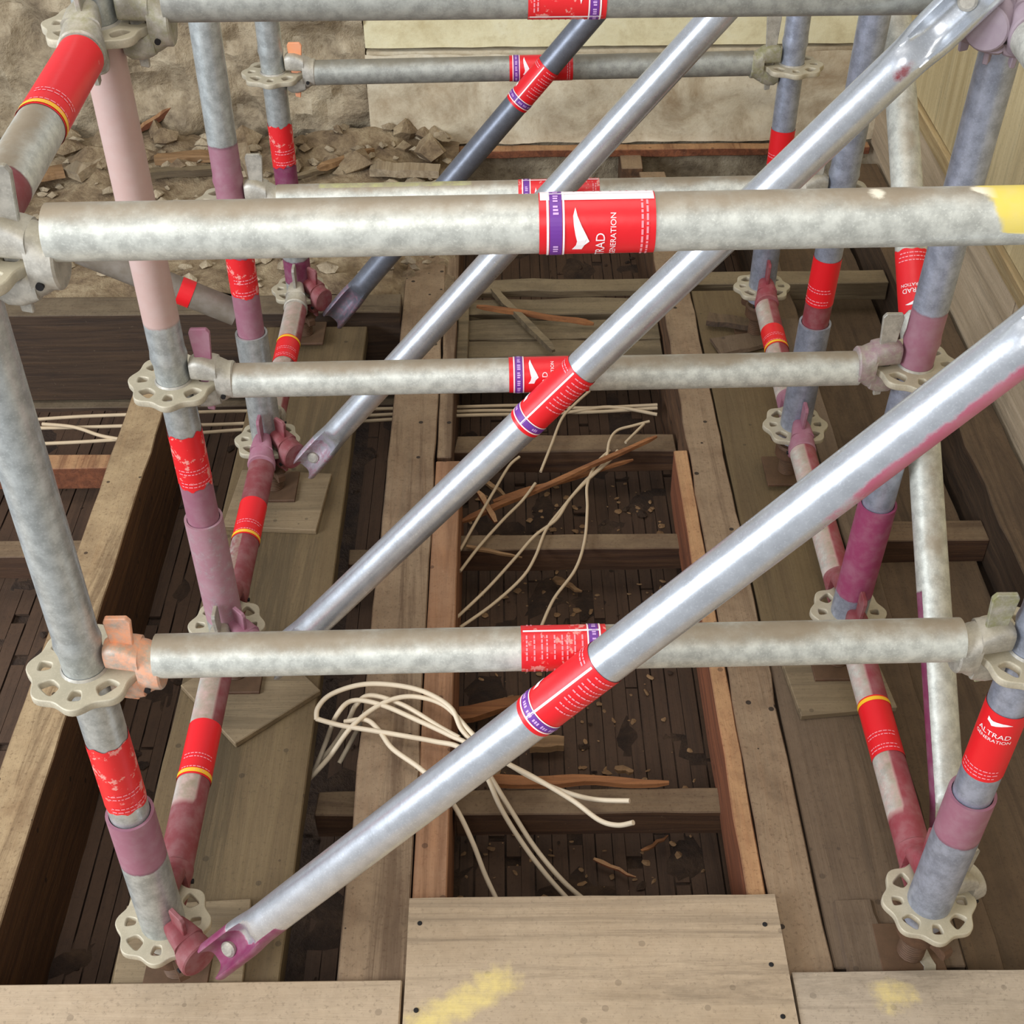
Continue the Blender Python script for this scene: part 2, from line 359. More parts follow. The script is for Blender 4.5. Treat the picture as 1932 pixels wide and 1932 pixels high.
def label(parent, m, s0, s1, th0=0., flip=False, words=True, kind='full', r=RT, yellow=0, mat='red', ragged=.0, text=False, strip=False):
    """label between s0 and s1 along the tube frame m. th0 turns the printed face round the tube."""
    mc = m @ Matrix.Translation((0, 0, (s0 + s1) / 2)); H = (s1 - s0) / 2
    b = MB(); n = 48; rings = []
    for i in range(9):
        z = -H + 2 * H * i / 8; rings.append([])
        for j in range(n):
            t = 2 * math.pi * j / n; zz = z
            if i in (0, 8): zz += ragged * (noise.noise(Vector((t * 2.1, s0 * 50, i))) )
            rr = r + .0007 + (ragged * .03 if ragged else 0) * noise.noise(Vector((t * 3, z * 60, 3)))
            rings[-1].append(Vector((rr * math.cos(t), rr * math.sin(t), zz)))
    b.loft(rings, 0, False)
    lb = put('label', b.mesh('label', [mat]), parent, mc); lb['label'] = 'red wrap-around label'
    R1 = r + .0013
    rnd = random.Random(int(s0 * 1000) + int(th0 * 10))
    C = 2 * math.pi * RT
    if yellow:
        y0, y1 = (H - .010, H - .003) if yellow > 0 else (-H + .003, -H + .010)
        wrap([rect(-C / 2 + .001 + C * k / 12, -C / 2 + .001 + C * (k + 1) / 12, y0, y1) for k in range(12)], mc, R1, 0, False, ['yellow'], 'yellow_band', lb)
    def ring(y0, y1, mi): return [rect(-C / 2 + C * k / 12, -C / 2 + C * (k + 1) / 12, y0, y1, mi) for k in range(12)]
    pr = []
    if kind == 'full':
        T = H - .006
        st = ring(T - .0018, T, 0) + ring(T - .0145, T - .013, 0)
        put_ = wrap(st, mc, R1, th0, flip, ['white'], 'white_rules', lb)
        wrap(ring(T - .0125, T - .0025, 0), mc, R1, th0, flip, ['purple'], 'purple_band', lb)
        lil = []
        for k in range(14):
            x = -C / 2 + .004 + k * C / 14
            if rnd.random() < .75:
                for q in range(3): lil.append(rect(x + q * .0028, x + q * .0028 + .0018, T - .0098 + rnd.random() * .001, T - .0052))
        wrap(lil, mc, R1 + .0004, th0, flip, ['lilac'], 'band_lettering', lb)
        # dividing line between the emblem side and the small-print side
        for q in (.036, -.0385): wrap([rect(q, q + .0025, -H + .002, T)], mc, R1, th0, flip, ['white'], 'dividing_rule', lb)
        bird = [(x * 1.0, y + T - .028) for x, y in BIRD]
        wrap([(bird, [tuple(range(len(bird)))], 0)], mc, R1, th0, flip, ['white'], 'bird_emblem', lb)
        vs, fs = font_mesh('ALTRAD', .0105); pr.append(([(q.x - .019, q.y + T - .047) for q in vs], fs, 0))
        vs, fs = font_mesh('GENERATION', .0065); pr.append(([(q.x - .004, q.y + T - .056) for q in vs], fs, 0))
        if strip: wrap([rect(.028, .046, -H + .001, H - .001)], mc, R1 - .0002, th0, flip, ['white'], 'torn_white_edge', lb)
        if words: wrap(pr, mc, R1, th0, flip, ['white'], 'lettering', lb)
        fine = []
        for (a, c, nl) in ((-.030, .030, 2), (.043, .071, 9), (-.070, -.043, 9)):
            for k in range(nl):
                y = (-H + .006 + k * .0042) if nl == 2 else (-H + .005 + k * .0072 + .0009 * (k % 3))
                x = a
                while x < c - .003:
                    wl = rnd.uniform(.002, .006); fine.append(rect(x, min(x + wl, c), y, y + .0017)); x += wl + .0012
        wrap(fine, mc, R1, th0, flip, ['pinkprint'], 'small_print', lb)
    elif kind == 'post':
        if text:
            bird = [(x * .8, y * .8 + H - .016) for x, y in BIRD]
            wrap([(bird, [tuple(range(len(bird)))], 0)], mc, R1, th0, flip, ['white'], 'bird_emblem', lb)
            vs, fs = font_mesh('ALTRAD', .0105); pr = [([(q.x, q.y + H - .037) for q in vs], fs, 0)]
            vs, fs = font_mesh('GENERATION', .0070); pr.append(([(q.x, q.y + H - .045) for q in vs], fs, 0))
            wrap(pr, mc, R1, th0, flip, ['white'], 'lettering', lb)
        fine = []
        for k in range(4 if not text else 3):
            y = -H + .006 + k * .006 + (.012 if not text and k > 1 else 0)
            x = -.024
            while x < .020:
                wl = rnd.uniform(.002, .006); fine.append(rect(x, x + wl, y, y + .0017)); x += wl + .0014
        wrap(fine, mc, R1, th0, flip, ['pinkprint'], 'small_print', lb)
    return lb

# ================================================================== SETTING
def board(name, x0, x1, y0, y1, z0, z1, mat, parent=None, jit=.0015, seg=.06, rot=0, paint=None, ax=1, seed=0, bev=.002):
    """sawn timber with slightly uneven edges, long axis ax"""
    b = MB(); a = [x0, y0, z0]; c = [x1, y1, z1]; L = c[ax] - a[ax]; n = max(2, int(L / seg)); o = [i for i in range(3) if i != ax]
    wx, wz = c[o[0]] - a[o[0]], c[o[1]] - a[o[1]]
    m_ = 1 if not paint else max(1, int(wx / .02))
    rings = []; cols = []
    for i in range(n + 1):
        t = a[ax] + L * i / n; ring = []
        ptsu = [(k / m_, 0) for k in range(m_ + 1)] + [(1 - k / m_, 1) for k in range(m_ + 1)]
        e = bev
        prof = []
        for (u, v_) in ptsu:
            prof.append((u, v_))
        for q, (u, v_) in enumerate(prof):
            p = [0, 0, 0]; p[ax] = t; p[o[0]] = a[o[0]] + wx * u; p[o[1]] = a[o[1]] + wz * v_
            j = noise.noise(Vector((t * 9 + seed * 7.3, u * 3 + 11, v_ * 5))) * jit * 2
            if u in (0, 1): p[o[0]] += j
            p[o[1]] += noise.noise(Vector((t * 6 + 31 + seed, u * 4, v_ * 3))) * jit
            if i in (0, n): p[ax] += noise.noise(Vector((u * 5, v_ * 4, seed + i))) * jit * 3
            v = Vector(p)
            ring.append(v); cols.append(paint(v) if (paint and v_ == 1) else (0, 0, 0, 0))
        rings.append(ring)
    b.loft(rings, 0, True, cols)
    me = b.mesh(name, [mat], False, 0 if paint else bev)
    o_ = put(name, me, parent); return o_
def struct(o): o['kind'] = 'structure'; return o
ZT = -.13; ZB = -.37
# floor below the joists: old lath and dirt
b = MB(); nx, ny = 90, 110; X0, X1, Y0, Y1 = -1.6, 1.56, .3, 3.6
b.add([(X0 + (X1 - X0) * i / nx, Y0 + (Y1 - Y0) * j / ny, ZB - .0035 + .014 * noise.fractal(Vector((i * .35, j * .25, 0)), 1., 2., 4)) for i in range(nx + 1) for j in range(ny + 1)],
      [(i * (ny + 1) + j, (i + 1) * (ny + 1) + j, (i + 1) * (ny + 1) + j + 1, i * (ny + 1) + j + 1) for i in range(nx) for j in range(ny)])
fl = struct(put('floor', b.mesh('floor', ['dirt'])))
b = MB(); x = -1.5; k = 0
while x < 1.5:
    wd = .020 + .008 * random.random()
    if not (-.1 < x < .12 or .93 < x < 1.08):
        y = .5
        while y < 3.4:
            l = random.uniform(.6, 1.4); zz = ZB - .0015 + .004 * random.random(); b.box((x, y, zz - .006), (x + wd, min(y + l, 3.45), zz)); y += l + random.uniform(.003, .03)
    x += wd + random.uniform(.0005, .004)
struct(put('trim_1', b.mesh('laths', ['lath'], False)))   # lath strips nailed under the joists
# back wall: pale boards on the right part, rough masonry on the left
YW = 3.52
def wall_board(x0, x1, z0, z1, y, mat, amp, name, nx=40, nz=14, th=.05, seed=0.):
    b = MB(); vs = []
    for i in range(nx + 1):
        for j in range(nz + 1):
            X = x0 + (x1 - x0) * i / nx; Z = z0 + (z1 - z0) * j / nz
            vs.append((X, y + amp * noise.fractal(Vector((X * 9 + seed, Z * 9, 1)), 1., 2., 5), Z + (amp * .5 * noise.noise(Vector((X * 12, seed, 0))) if j in (0, nz) else 0)))
    fs = [(i * (nz + 1) + j, (i + 1) * (nz + 1) + j, (i + 1) * (nz + 1) + j + 1, i * (nz + 1) + j + 1) for i in range(nx) for j in range(nz)]
    b.add(vs, fs)
    b.box((x0 + .002, y + .02 + amp, z0 + .002), (x1 - .002, y + .02 + th + amp, z1 - .002))
    return struct(put(name, b.mesh(name, [mat])))
wall_board(.085, 1.52, -.106, .152, YW - .02, 'limewash', .010, 'wall_back', 80, 16, th=.06, seed=1)
wall_board(.085, 1.52, .160, .80, YW + .012, 'cream', .004, 'wall_back_upper', th=.06, seed=4)
struct(board('wall_back_base', -1.7, 1.56, YW + .01, YW + .09, -.42, -.108, 'masonry', ax=0, jit=.01))
wall_board(-1.7, .083, -.10, .9, YW + .01, 'masonry', .05, 'wall_back_left', 90, 60, seed=2)
o = struct(board('trim_2', .09, 1.5, YW - .055, YW - .02, -.135, -.112, 'redbat2', ax=0, jit=.003))
# right wall: lining boards with a moulding
b = MB()
b.box((1.515, .2, .155), (1.56, 3.52, 1.4))
struct(put('wall_right', b.mesh('wall_right', ['wallply'], False)))
b = MB(); b.box((1.512, .2, -.118), (1.56, 2.30, .118)); b.box((1.510, 2.304, -.118), (1.56, 3.50, .118)); b.box((1.516, .2, -.42), (1.56, 3.56, -.119))
struct(put('wall_right_lower', b.mesh('wall_right_lower', ['skirt_low'], False, .001)))
b = MB(); b.box((1.502, .2, .120), (1.55, 3.50, .153)); b.box((1.507, .2, .106), (1.55, 3.5, .120))
struct(put('trim_3', b.mesh('trim_3', ['skirt'], False, .003)))

# ================================================================== FLOOR TIMBERS
def thing(o, label, cat, group=None): return tag(o, label, cat, group)
thing(board('timber_joist', -.36, -.280, .30, 2.44, ZT - .24, ZT, 'beam', seed=1, jit=.002), 'deep pale-topped timber joist at left with row of nail holes, left of the scaffold', 'joist')
thing(board('timber_joist', .215, .3125, .30, 3.36, ZT - .24, ZT, 'joist', seed=2, jit=.003), 'wide dusty floor joist running front to back just left of the open middle bay', 'joist')
thing(board('timber_batten', .3145, .365, .30, 2.095, ZT - .20, ZT - .001, 'redbat', seed=3, jit=.001), 'fresh orange-brown batten fixed along the right side of the left middle joist', 'batten')
thing(board('timber_batten', .3145, .345, 2.11, 3.30, ZT - .20, ZT - .004, 'joist', seed=4, jit=.002), 'grey dusty batten continuing behind the orange-brown one on the left middle joist', 'batten')
thing(board('timber_batten', .806, .834, .30, 2.12, ZT - .12, ZT, 'redbat2', seed=5, jit=.0015), 'red-brown batten with tan top edge along the right side of the open middle bay', 'batten')
thing(board('timber_joist', .836, .908, .30, 3.36, ZT - .24, ZT + .002, 'joist', seed=6, jit=.003), 'dusty knotted floor joist just right of the open middle bay', 'joist')
thing(board('timber_joist', 1.115, 1.17, .30, 3.40, ZT - .20, ZT - .05, 'darkjoist', seed=7, jit=.003), 'dark brown sunken joist beyond the gap right of the right-hand plank', 'joist')
thing(board('timber_joist', 1.415, 1.508, .30, 3.40, ZT - .24, ZT, 'darkjoist', seed=8, jit=.003), 'brown timber wall plate lying along the foot of the right wall', 'joist')
thing(board('scaffold_plank', -.10, .136, .30, 2.60, ZT - .038, ZT, 'plank', seed=9, jit=.001), 'wide olive-brown plank under the left-hand scaffold feet', 'plank')
thing(board('scaffold_plank', .912, 1.098, .955, 1.60, ZT - .038, ZT - .002, 'plank2', seed=10, jit=.001), 'grey-brown plank under the nearest right-hand scaffold foot', 'plank')
thing(board('scaffold_plank', .912, 1.100, 1.604, 2.74, ZT - .038, ZT, 'plank', seed=11, jit=.001), 'olive-brown plank under the further right-hand scaffold feet', 'plank')
thing(board('timber_strip', 1.104, 1.150, 1.75, 2.62, ZT - .03, ZT - .004, 'plank2', seed=12, jit=.002), 'narrow brown strip beside the far right-hand plank', 'plank')
thing(board('timber_beam', -1.5, .213, 2.62, 2.70, ZT - .22, ZT + .025, 'darkbeam', seed=13, ax=0, jit=.003), 'deep dark brown cross beam behind the left joist', 'beam')
thing(board('timber_beam', -1.5, .213, 2.60, 2.69, ZT - .25, ZT - .228, 'darkbeam', seed=14, ax=0, jit=.002), 'thin dark board under the deep cross beam at upper left', 'beam')
# noggins
ZN = -.235
def nog(x0, x1, ypx, xpx, z, label, wd=.05, h=.06, mat='noggin'):
    y = bz(xpx, ypx, z).y
    return thing(board('timber_noggin', x0, x1, y - wd / 2, y + wd / 2, z - h, z, mat, ax=0, seed=x0 * 10 + ypx, jit=.002), label, 'noggin')
nog(.367, .834, 1512, 1000, ZN, 'nearest cross noggin in the middle bay, just in front of an orange plank scrap')
nog(.347, .834, 1022, 1050, ZN, 'dusty cross noggin half way along the middle bay, under the slanting dusty cables', .045)
nog(.347, .834, 836, 1050, ZN, 'broad cross noggin at the back of the cable tangle in the middle bay', .06)
nog(.138, .213, 1515, 630, ZN, 'short noggin between the left plank and the joist near the cable coil')
nog(.138, .213, 1050, 690, ZN, 'short noggin in the dark gap under the second brace', .045)
nog(-1.5, -.362, 1035, 60, ZN, 'cross noggin left of the left joist, low at the left edge', .05)
nog(-1.5, -.362, 870, 160, ZN - .03, 'red-brown cross noggin left of the left joist below the cables', .05, .06, 'redbat2')
# boards across the far middle bay
for i, (p0, p1, z, lb) in enumerate([(672, 640, -.20, 'nearest'), (638, 600, -.195, 'second'), (592, 560, -.19, 'third'), (548, 524, -.17, 'farthest')]):
    y0 = bz(1050, p0, z).y; y1 = bz(1050, p1, z).y
    thing(board('cross_board', .349, .832, y0, y1 - .006, z - .02, z, 'crossboard', ax=0, seed=20 + i, jit=.005), '%s grey-brown board laid across the far end of the middle bay' % lb, 'board', 'boards across the far middle bay')
thing(board('cross_board', .349, .832, bz(1050, 682, -.2).y - .01, bz(1050, 682, -.2).y + .004, -.24, -.196, 'redbat', ax=0, seed=31), 'thin orange-brown edge strip in front of the far cross boards', 'board')
thing(board('timber_offcut', .345, .372, 2.42, 2.78, -.20, -.165, 'crossboard', seed=33, jit=.002), 'short upright-edged batten beside the left end of the far cross boards', 'batten')
# far joist stub under the back wall
thing(board('joist_stub', .79, .85, 3.385, 3.50, ZT - .2, ZT, 'joist', seed=34, jit=.002), 'pale joist end showing under the back wall between two dark voids', 'joist')
thing(board('timber_noggin', .91, 1.41, 2.80, 2.86, ZT - .07, ZT - .02, 'crossboard', ax=0, seed=35, jit=.002), 'pale cross noggin behind the far right rosette', 'noggin')
thing(board('timber_noggin', 1.172, 1.413, 1.90, 1.96, ZT - .12, ZT - .06, 'noggin', ax=0, seed=36, jit=.002), 'brown noggin between the sunken joist and the wall plate', 'noggin')
thing(board('timber_board', 1.19, 1.40, .6, 3.2, ZT - .14, ZT - .118, 'darkjoist', seed=37, jit=.003), 'wide brown board lying low beside the wall plate at right', 'board')
# foreground sheets
def yellow_patch(cx, cy, lx, ly, ang):
    ca, sa = math.cos(ang), math.sin(ang)
    def f(v):
        dx, dy = v.x - cx, v.y - cy; u = dx * ca + dy * sa; w_ = -dx * sa + dy * ca
        q = max(abs(u) / lx, abs(w_) / ly); return al((*lin((232, 208, 128)), 1), max(0, min(.78, 1.5 - q)))
    return f
P1 = bz(870, 1885, -.105)
sheet = board('plywood_sheet', .313, .842, .25, 1.058, -.122, -.106, 'ply', seed=40, jit=.0008, seg=.02, paint=yellow_patch(P1.x + .002, P1.y - .004, .085, .027, math.radians(33)))
thing(sheet, 'plywood sheet with a slanting yellow paint smear, bottom centre', 'plywood sheet')
P2 = bz(1690, 1880, -.11)
thing(board('floor_board', .846, 1.50, .25, .937, -.1285, -.110, 'ply_grey', seed=41, jit=.0008, seg=.02, paint=yellow_patch(P2.x, P2.y, .03, .022, .2)), 'greyish board with a small yellow paint patch, bottom right corner', 'board')
thing(board('floor_board', -1.3, .309, .25, .934, -.1285, -.110, 'ply', seed=42, jit=.0008), 'tan board across the bottom left corner', 'board')
# screw heads and screw holes in the sheet
def screw(px, py, z, label, mat='dark', r=.0035):
    p = bz(px, py, z); b = MB()
    b.loft([[Vector((p.x + rr * math.cos(t), p.y + rr * math.sin(t), z + q)) for t in (2 * math.pi * i / 14 for i in range(14))] for rr, q in ((r, -.003), (r, .0006), (r * .7, .001))])
    tag(put('screw_head', b.mesh('screw_head', [mat], False)), label, 'screw', 'screws in the foreground plywood')
for px, py, lb in [(792, 1742, 'screw near the top left corner of the plywood sheet'), (785, 1906, 'screw low at the left edge of the plywood sheet'), (1443, 1744, 'screw near the top right corner of the plywood sheet'),
                   (1455, 1820, 'screw half way down the right edge of the plywood sheet'), (1477, 1918, 'screw low at the right edge of the plywood sheet')]:
    screw(px, py, -.1058, lb)
# pads and base plates
def pad(corners, z, th, mat, label, cat='pad', name='plywood_pad'):
    b = MB(); n = len(corners); vs = [(c.x, c.y, z) for c in corners] + [(c.x, c.y, z + th) for c in corners]
    b.add(vs, [tuple(range(n - 1, -1, -1)), tuple(range(n, 2 * n))] + [(i, (i + 1) % n, n + (i + 1) % n, n + i) for i in range(n)])
    return tag(put(name, b.mesh(name, [mat], False, .0015)), label, cat)
def quad(cx, cy, hw, hd, ang):
    ca, sa = math.cos(ang), math.sin(ang); return [Vector((cx + x * ca - y * sa, cy + x * sa + y * ca, 0)) for x, y in ((-hw, -hd), (hw, -hd), (hw, hd), (-hw, hd))]
pad(quad(.008, 1.965, .092, .086, -.08), ZT, .012, 'pad', 'square plywood pad with pale edges under the third left standard')
pad(quad(.022, 1.475, .085, .085, .72), ZT, .012, 'pad', 'plywood pad turned corner-on under the second left standard')
pad(quad(1.015, 1.492, .082, .085, .10), ZT, .012, 'pad', 'plywood pad with a screw at its corner under the second right standard')
pad(quad(-.005, .985, .09, .08, .05), ZT, .012, 'pad', 'plywood pad mostly hidden under the nearest left standard')

# ================================================================== SCAFFOLD
POST = {}
def post(key, b0, p1, label_, zt, paint, labels, sleeve, zb=ZT + .012, base=True, spig=None):
    A = bz(*b0, 0); B = bz(*p1[:2], p1[2]); d = (B - A).normalized()
    def at(z): return A + d * ((z - A.z) / d.z)
    def zpx(y):   # height on the post axis seen at image row y
        lo, hi = -.2, 1.5
        for _ in range(40):
            m_ = (lo + hi) / 2
            if proj(at(m_))[1] > y: lo = m_
            else: hi = m_
        return lo
    root = empty('scaffold_standard', at(zb), label_, 'scaffold standard', 'upright scaffold standards')
    POST[key] = dict(A=A, d=d, at=at, zpx=zpx, root=root)
    zs = .04
    m, L = frame(at(zs), at(zt))
    pf = (lambda s, th: paint(zs + s * d.z, th, zpx)) if paint else None
    def rf(s):
        z = zs + s * d.z
        for c in (.5, 1.0):
            q = z - c
            if -.035 < q < .0: return RT + .0004
            if .04 < q < .055: return RT + .0016
            if 0 <= q <= .04: return RT - .0007
        return RT
    sm = 'steel_blue' if key[0] == 'R' else 'steel_post'
    put('tube', tube_mesh(L, paint=pf, rfn=rf, mats=(sm,)), root, m)
    # collar with the lowest rosette
    mc, Lc = frame(at(-.03), at(.245))
    rc = .0292
    sp = (lambda s, th: sleeve(-.03 + s, th, zpx)) if sleeve else None
    put('base_collar', tube_mesh(Lc, r=rc, paint=sp, mats=(sm,), open_end=True), root, mc)
    up = Matrix((Vector((1, 0, 0)), d.cross(Vector((1, 0, 0))).normalized() * 1, d)).transposed().to_4x4()
    X = (Vector((1, 0, 0)) - d * d.x).normalized(); up = Matrix((X, d.cross(X), d)).transposed().to_4x4()
    for z in (0, .5, 1.0):
        if z > zt: continue
        mm = up.copy(); mm.translation = at(z if z else .0); put('rosette', ROS, root, mm)
        if z:
            b = MB(); ring = lambda r, q: [Vector((r * math.cos(t), r * math.sin(t), q)) for t in (2 * math.pi * i / 28 for i in range(28))]
            b.loft([ring(RT, -.008), ring(RT + .004, -.003), ring(RT + .004, .003), ring(RT, .008)], 0, False); put('weld_bead', b.mesh('weld', ['steel_cast']), root, mm)
    # jack: threaded spindle, wing nut, base plate
    b = MB(); rings = []; n = 14; H = -.02 - (zb + .006); turns = 22; N = int(turns * 4)
    for i in range(N + 1):
        r = .0175 + (.0016 if i % 4 in (1, 2) else 0); rings.append([Vector((r * math.cos(2 * math.pi * j / n), r * math.sin(2 * math.pi * j / n), zb + .006 + H * i / N)) for j in range(n)])
    P0 = at(-.05); b.loft(rings); mm = Matrix.Translation((P0.x, P0.y, 0)); put('jack_spindle', b.mesh('spindle', ['steel_rust']), root, mm)
    b = MB(); zz = -.045
    b.loft([[Vector((r * math.cos(2 * math.pi * j / 16), r * math.sin(2 * math.pi * j / 16), q)) for j in range(16)] for r, q in ((.026, zz - .028), (.030, zz - .024), (.030, zz), (.026, zz + .004))])
    for s in (0, math.pi):
        a = s + 2.1; ca, sa = math.cos(a), math.sin(a)
        rr = []
        for t, h in ((.024, .010), (.038, .008), (.050, .010), (.054, .006)):
            rr.append([Vector((t * ca - w_ * sa, t * sa + w_ * ca, zz - .012 + q)) for w_, q in ((-.007, -h), (.007, -h), (.007, h), (-.007, h))])
        b.loft(rr)
    put('jack_wing_nut', b.mesh('nut', ['steel_rust']), root, mm)
    b = MB(); b.box((-.045, -.045, zb), (.045, .045, zb + .006)); put('base_plate', b.mesh('plate', ['steel_rust'], False, .001), root, mm)
    for (ya, yb, kw) in labels:
        z0, z1 = zpx(yb), zpx(ya); label(root, m, (z0 - zs) / d.z, (z1 - zs) / d.z, **kw)
    return root
def pband(*bands):
    """bands of paint given by image rows along the post: (row_top, row_bottom, colour, coverage)"""
    cache = {}
    def f(z, th, zpx):
        for ya, yb, c, a in bands:
            if (ya, yb) not in cache: cache[(ya, yb)] = (zpx(yb), zpx(ya))
            z0, z1 = cache[(ya, yb)]
            if z0 <= z < z1: return al(c, a)
        return (0, 0, 0, 0)
    return f
post('L1', (309, 1742), (162, 1262, .5), 'nearest left scaffold standard, bare galvanised, with worn red label above a pink-banded collar', 1.35, None,
     [(1388, 1508, dict(kind='post', th0=.2, mat='red_worn', ragged=.008))], pband((1512, 1618, MAUVE, .9)))
post('R1', (1752, 1703), (1942, 1228, .5), 'nearest right scaffold standard, bird emblem on its red label, pink band round its collar', 1.35, None,
     [(1325, 1445, dict(kind='post', th0=-.1, text=True))], pband((1490, 1565, MAUVE, .9)), zb=ZT)
post('L2', (428, 1183), (329, 721, .5), 'second left scaffold standard, faded pink upper tube and mauve collar', 1.22, pband((60, 606, DUSTYP, .72), (905, 1000, MAUVE, .95)),
     [(808, 906, dict(kind='post', th0=.1, mat='red_worn', ragged=.012))], pband((900, 1160, (*lin((168, 122, 132)), 1), .6)))
post('R2', (1600, 1158), (1726, 692, .5), 'second right scaffold standard, with chipped magenta collar', 1.22, pband((575, 700, MAUVE, .75)),
     [], pband((900, 1118, (*lin((146, 58, 94)), 1), .70)))
post('L3', (505, 832), (437, 384, .5), 'third left scaffold standard, grey top turning magenta, red label just above its collar', 1.0, pband((272, 500, MAUVE, .95), (500, 640, MAUVE, .8)),
     [(478, 552, dict(kind='post', th0=.3, mat='red_worn', ragged=.01))], None)
post('R3', (1500, 804), (1584, 372, .5), 'third right scaffold standard, red label and magenta tube end above its grey collar', 1.0, pband((480, 640, DRED, .75)),
     [(483, 568, dict(kind='post', th0=-.3))], None)
post('L4', (566, 548), (516, 140, .5), 'farthest left scaffold standard, with torn red label above a magenta band', .9, pband((306, 500, MAG, .85)),
     [(232, 308, dict(kind='post', th0=.3, mat='red_worn', ragged=.012))], pband((480, 530, MAG, .8)))
post('R4', (1437, 543), (1494, 125, .5), 'farthest right scaffold standard, with plain red label, beside the back wall', .9, None,
     [(242, 318, dict(kind='post', th0=-.2))], None, zb=ZT)
def rp(k, z): return POST[k]['at'](z)
# ---- ledgers across
def ledger(ka, kb, z, ca, cb, label_, lab, paint=None, heads=((None, None), (None, None)), tall=(.085, .085), mat='steel_ledger', hl=(None, None)):
    A = rp(ka, z); B = rp(kb, z); Y = (A.y + B.y) / 2
    P = by(*ca, A.y); Q = by(*cb, B.y)
    root = empty('scaffold_ledger', P, label_, 'scaffold ledger', 'horizontal scaffold ledgers')
    # centre line from the two seen points, cut back to the heads
    d = (Q - P).normalized(); P = A + (P - A) - d * ((P - A).dot(d) - .080); Q = B + (Q - B) - d * ((Q - B).dot(d) + .080)
    m, L = frame(P, Q)
    pf = (lambda s, th: paint(proj(P + d * s)[0], th)) if paint else None
    put('tube', tube_mesh(L, paint=pf, mats=(mat,)), root, m)
    for C0, E, k, dd, hh, tl, lbx in ((A, P, ka, B - A, heads[0], tall[0], hl[0]), (B, Q, kb, A - B, heads[1], tall[1], hl[1])):
        up = POST[k]['d']; c = C0.copy(); c.z += (E.z - C0.z) * .5
        head(root, C0 + up * .004, dd, up, hh[0], hh[1], tl, label=lbx)
    if lab:
        x0, x1, kw = lab
        def sx(px):
            lo, hi = 0, L
            for _ in range(40):
                mm = (lo + hi) / 2
                if proj(P + d * mm)[0] < px: lo = mm
                else: hi = mm
            return lo
        label(root, m, sx(x0), sx(x1), **kw)
    return root
def pxband(*bands):
    def f(px, th):
        for a, b_, t0, t1, c, cv in bands:
            if a <= px < b_ and t0 <= th < t1: return al(c, cv)
        return (0, 0, 0, 0)
    return f
ledger('L1', 'R1', .5, (290, 1238), (1840, 1206), 'thick ledger across the lower part of the photo, orange-painted wedge at its left end', (983, 1142, dict(th0=-2.35, mat='red_worn')),
       heads=((al(ORANGE, .5), al(ORANGE, .55)), (None, al(OLIVE, .5))), hl=('orange-painted wedge head', None), tall=(.075, .085))
ledger('L1', 'R1', 1.0, (75, 439), (2130, 402), 'nearest and thickest horizontal ledger, with large bird-emblem label and yellow paint at right end', (1016, 1232, dict(th0=.35, flip=True, strip=True)),
       paint=lambda px, th: max((al(YEL, min(.95, max(0, (px - 1835 - 22 * th) / 60)) if px > 1830 and -1.9 < th < .75 else 0), al(CREAM, 1.15 * math.exp(-((px - 1850) / 34) ** 2 - ((th + 1.1) / .34) ** 2)), al(CREAM, .75 * math.exp(-((px - 1640) / 26) ** 2 - ((th + 1.0) / .45) ** 2))), key=lambda q: q[3]))
ledger('L2', 'R2', .5, (430, 718), (1640, 694), 'horizontal ledger at mid height of the photo between the second pair of standards', (960, 1110, dict(th0=-.1, flip=True)),
       heads=((None, MAUVE), (al((*lin((150, 112, 124)), 1), .5), None)), hl=(None, 'pink-stained wedge head'))
ledger('L2', 'R2', 1.0, (270, 0), (1790, -15), 'horizontal ledger cut by the top edge of the photo', (995, 1142, dict(th0=-.5, mat='red_worn')), heads=((al(OLIVE, .45), None), (MGREY, MGREY)), mat='steel_shaded')
ledger('L3', 'R3', .5, (505, 376), (1530, 357), 'greenish ledger hidden just behind the nearest thick ledger', (978, 1130, dict(th0=.4, flip=True, mat='red_worn')),
       paint=pxband((600, 900, -2.2, -.6, (*lin((180, 176, 120)), 1), .5)))
ledger('L4', 'R4', .5, (600, 137), (1430, 119), 'farthest thin ledger in front of the pale back wall', (961, 1080, dict(th0=-.1, flip=True)), heads=((None, al(ORANGE, .8)), (al(OLIVE, .5), None)), tall=(.06, .10), mat='steel_shaded')
# ---- low longitudinal ledgers between the collars
def longi(ka, kb, z, label_, lab=None, paint=None, heads=(None, None), mat='steel_ledger', dz=.0, grp='low ledgers running front to back'):
    A = rp(ka, z); B = rp(kb, z); root = empty('scaffold_ledger', A, label_, 'scaffold ledger', grp)
    d = (B - A).normalized(); P = A + d * .080 + Vector((0, 0, dz)); Q = B - d * .080 + Vector((0, 0, dz)); m, L = frame(P, Q)
    def sy(py):
        lo, hi = -.2, L + .2
        for _ in range(40):
            mm = (lo + hi) / 2
            if proj(P + d * mm)[1] > py: lo = mm
            else: hi = mm
        return lo
    put('tube', tube_mesh(L, paint=(lambda s, th: paint(s / L, th)) if paint else None, mats=(mat,)), root, m)
    head(root, A + Vector((0, 0, .004)), B - A, POST[ka]['d'], heads[0], heads[0]); head(root, B + Vector((0, 0, .004)), A - B, POST[kb]['d'], heads[1], heads[1])
    if lab: label(root, m, sy(lab[1]), sy(lab[0]), kind='post', **lab[2])
    return root
def side(c, t0=.1, cut=0, lo=.8):
    return lambda s, th: al(c, lo) if (th > t0 or s < cut) else al(DUSTYP, .48)  # rose paint, with the shaded side coloured darker and the other paler
longi('L1', 'L2', 0, 'low left ledger nearest the front, red and yellow label over its rose-stained tube', (1374, 1478, dict(yellow=-1)), side(ROSE, .2, .28), (ROSE, None))
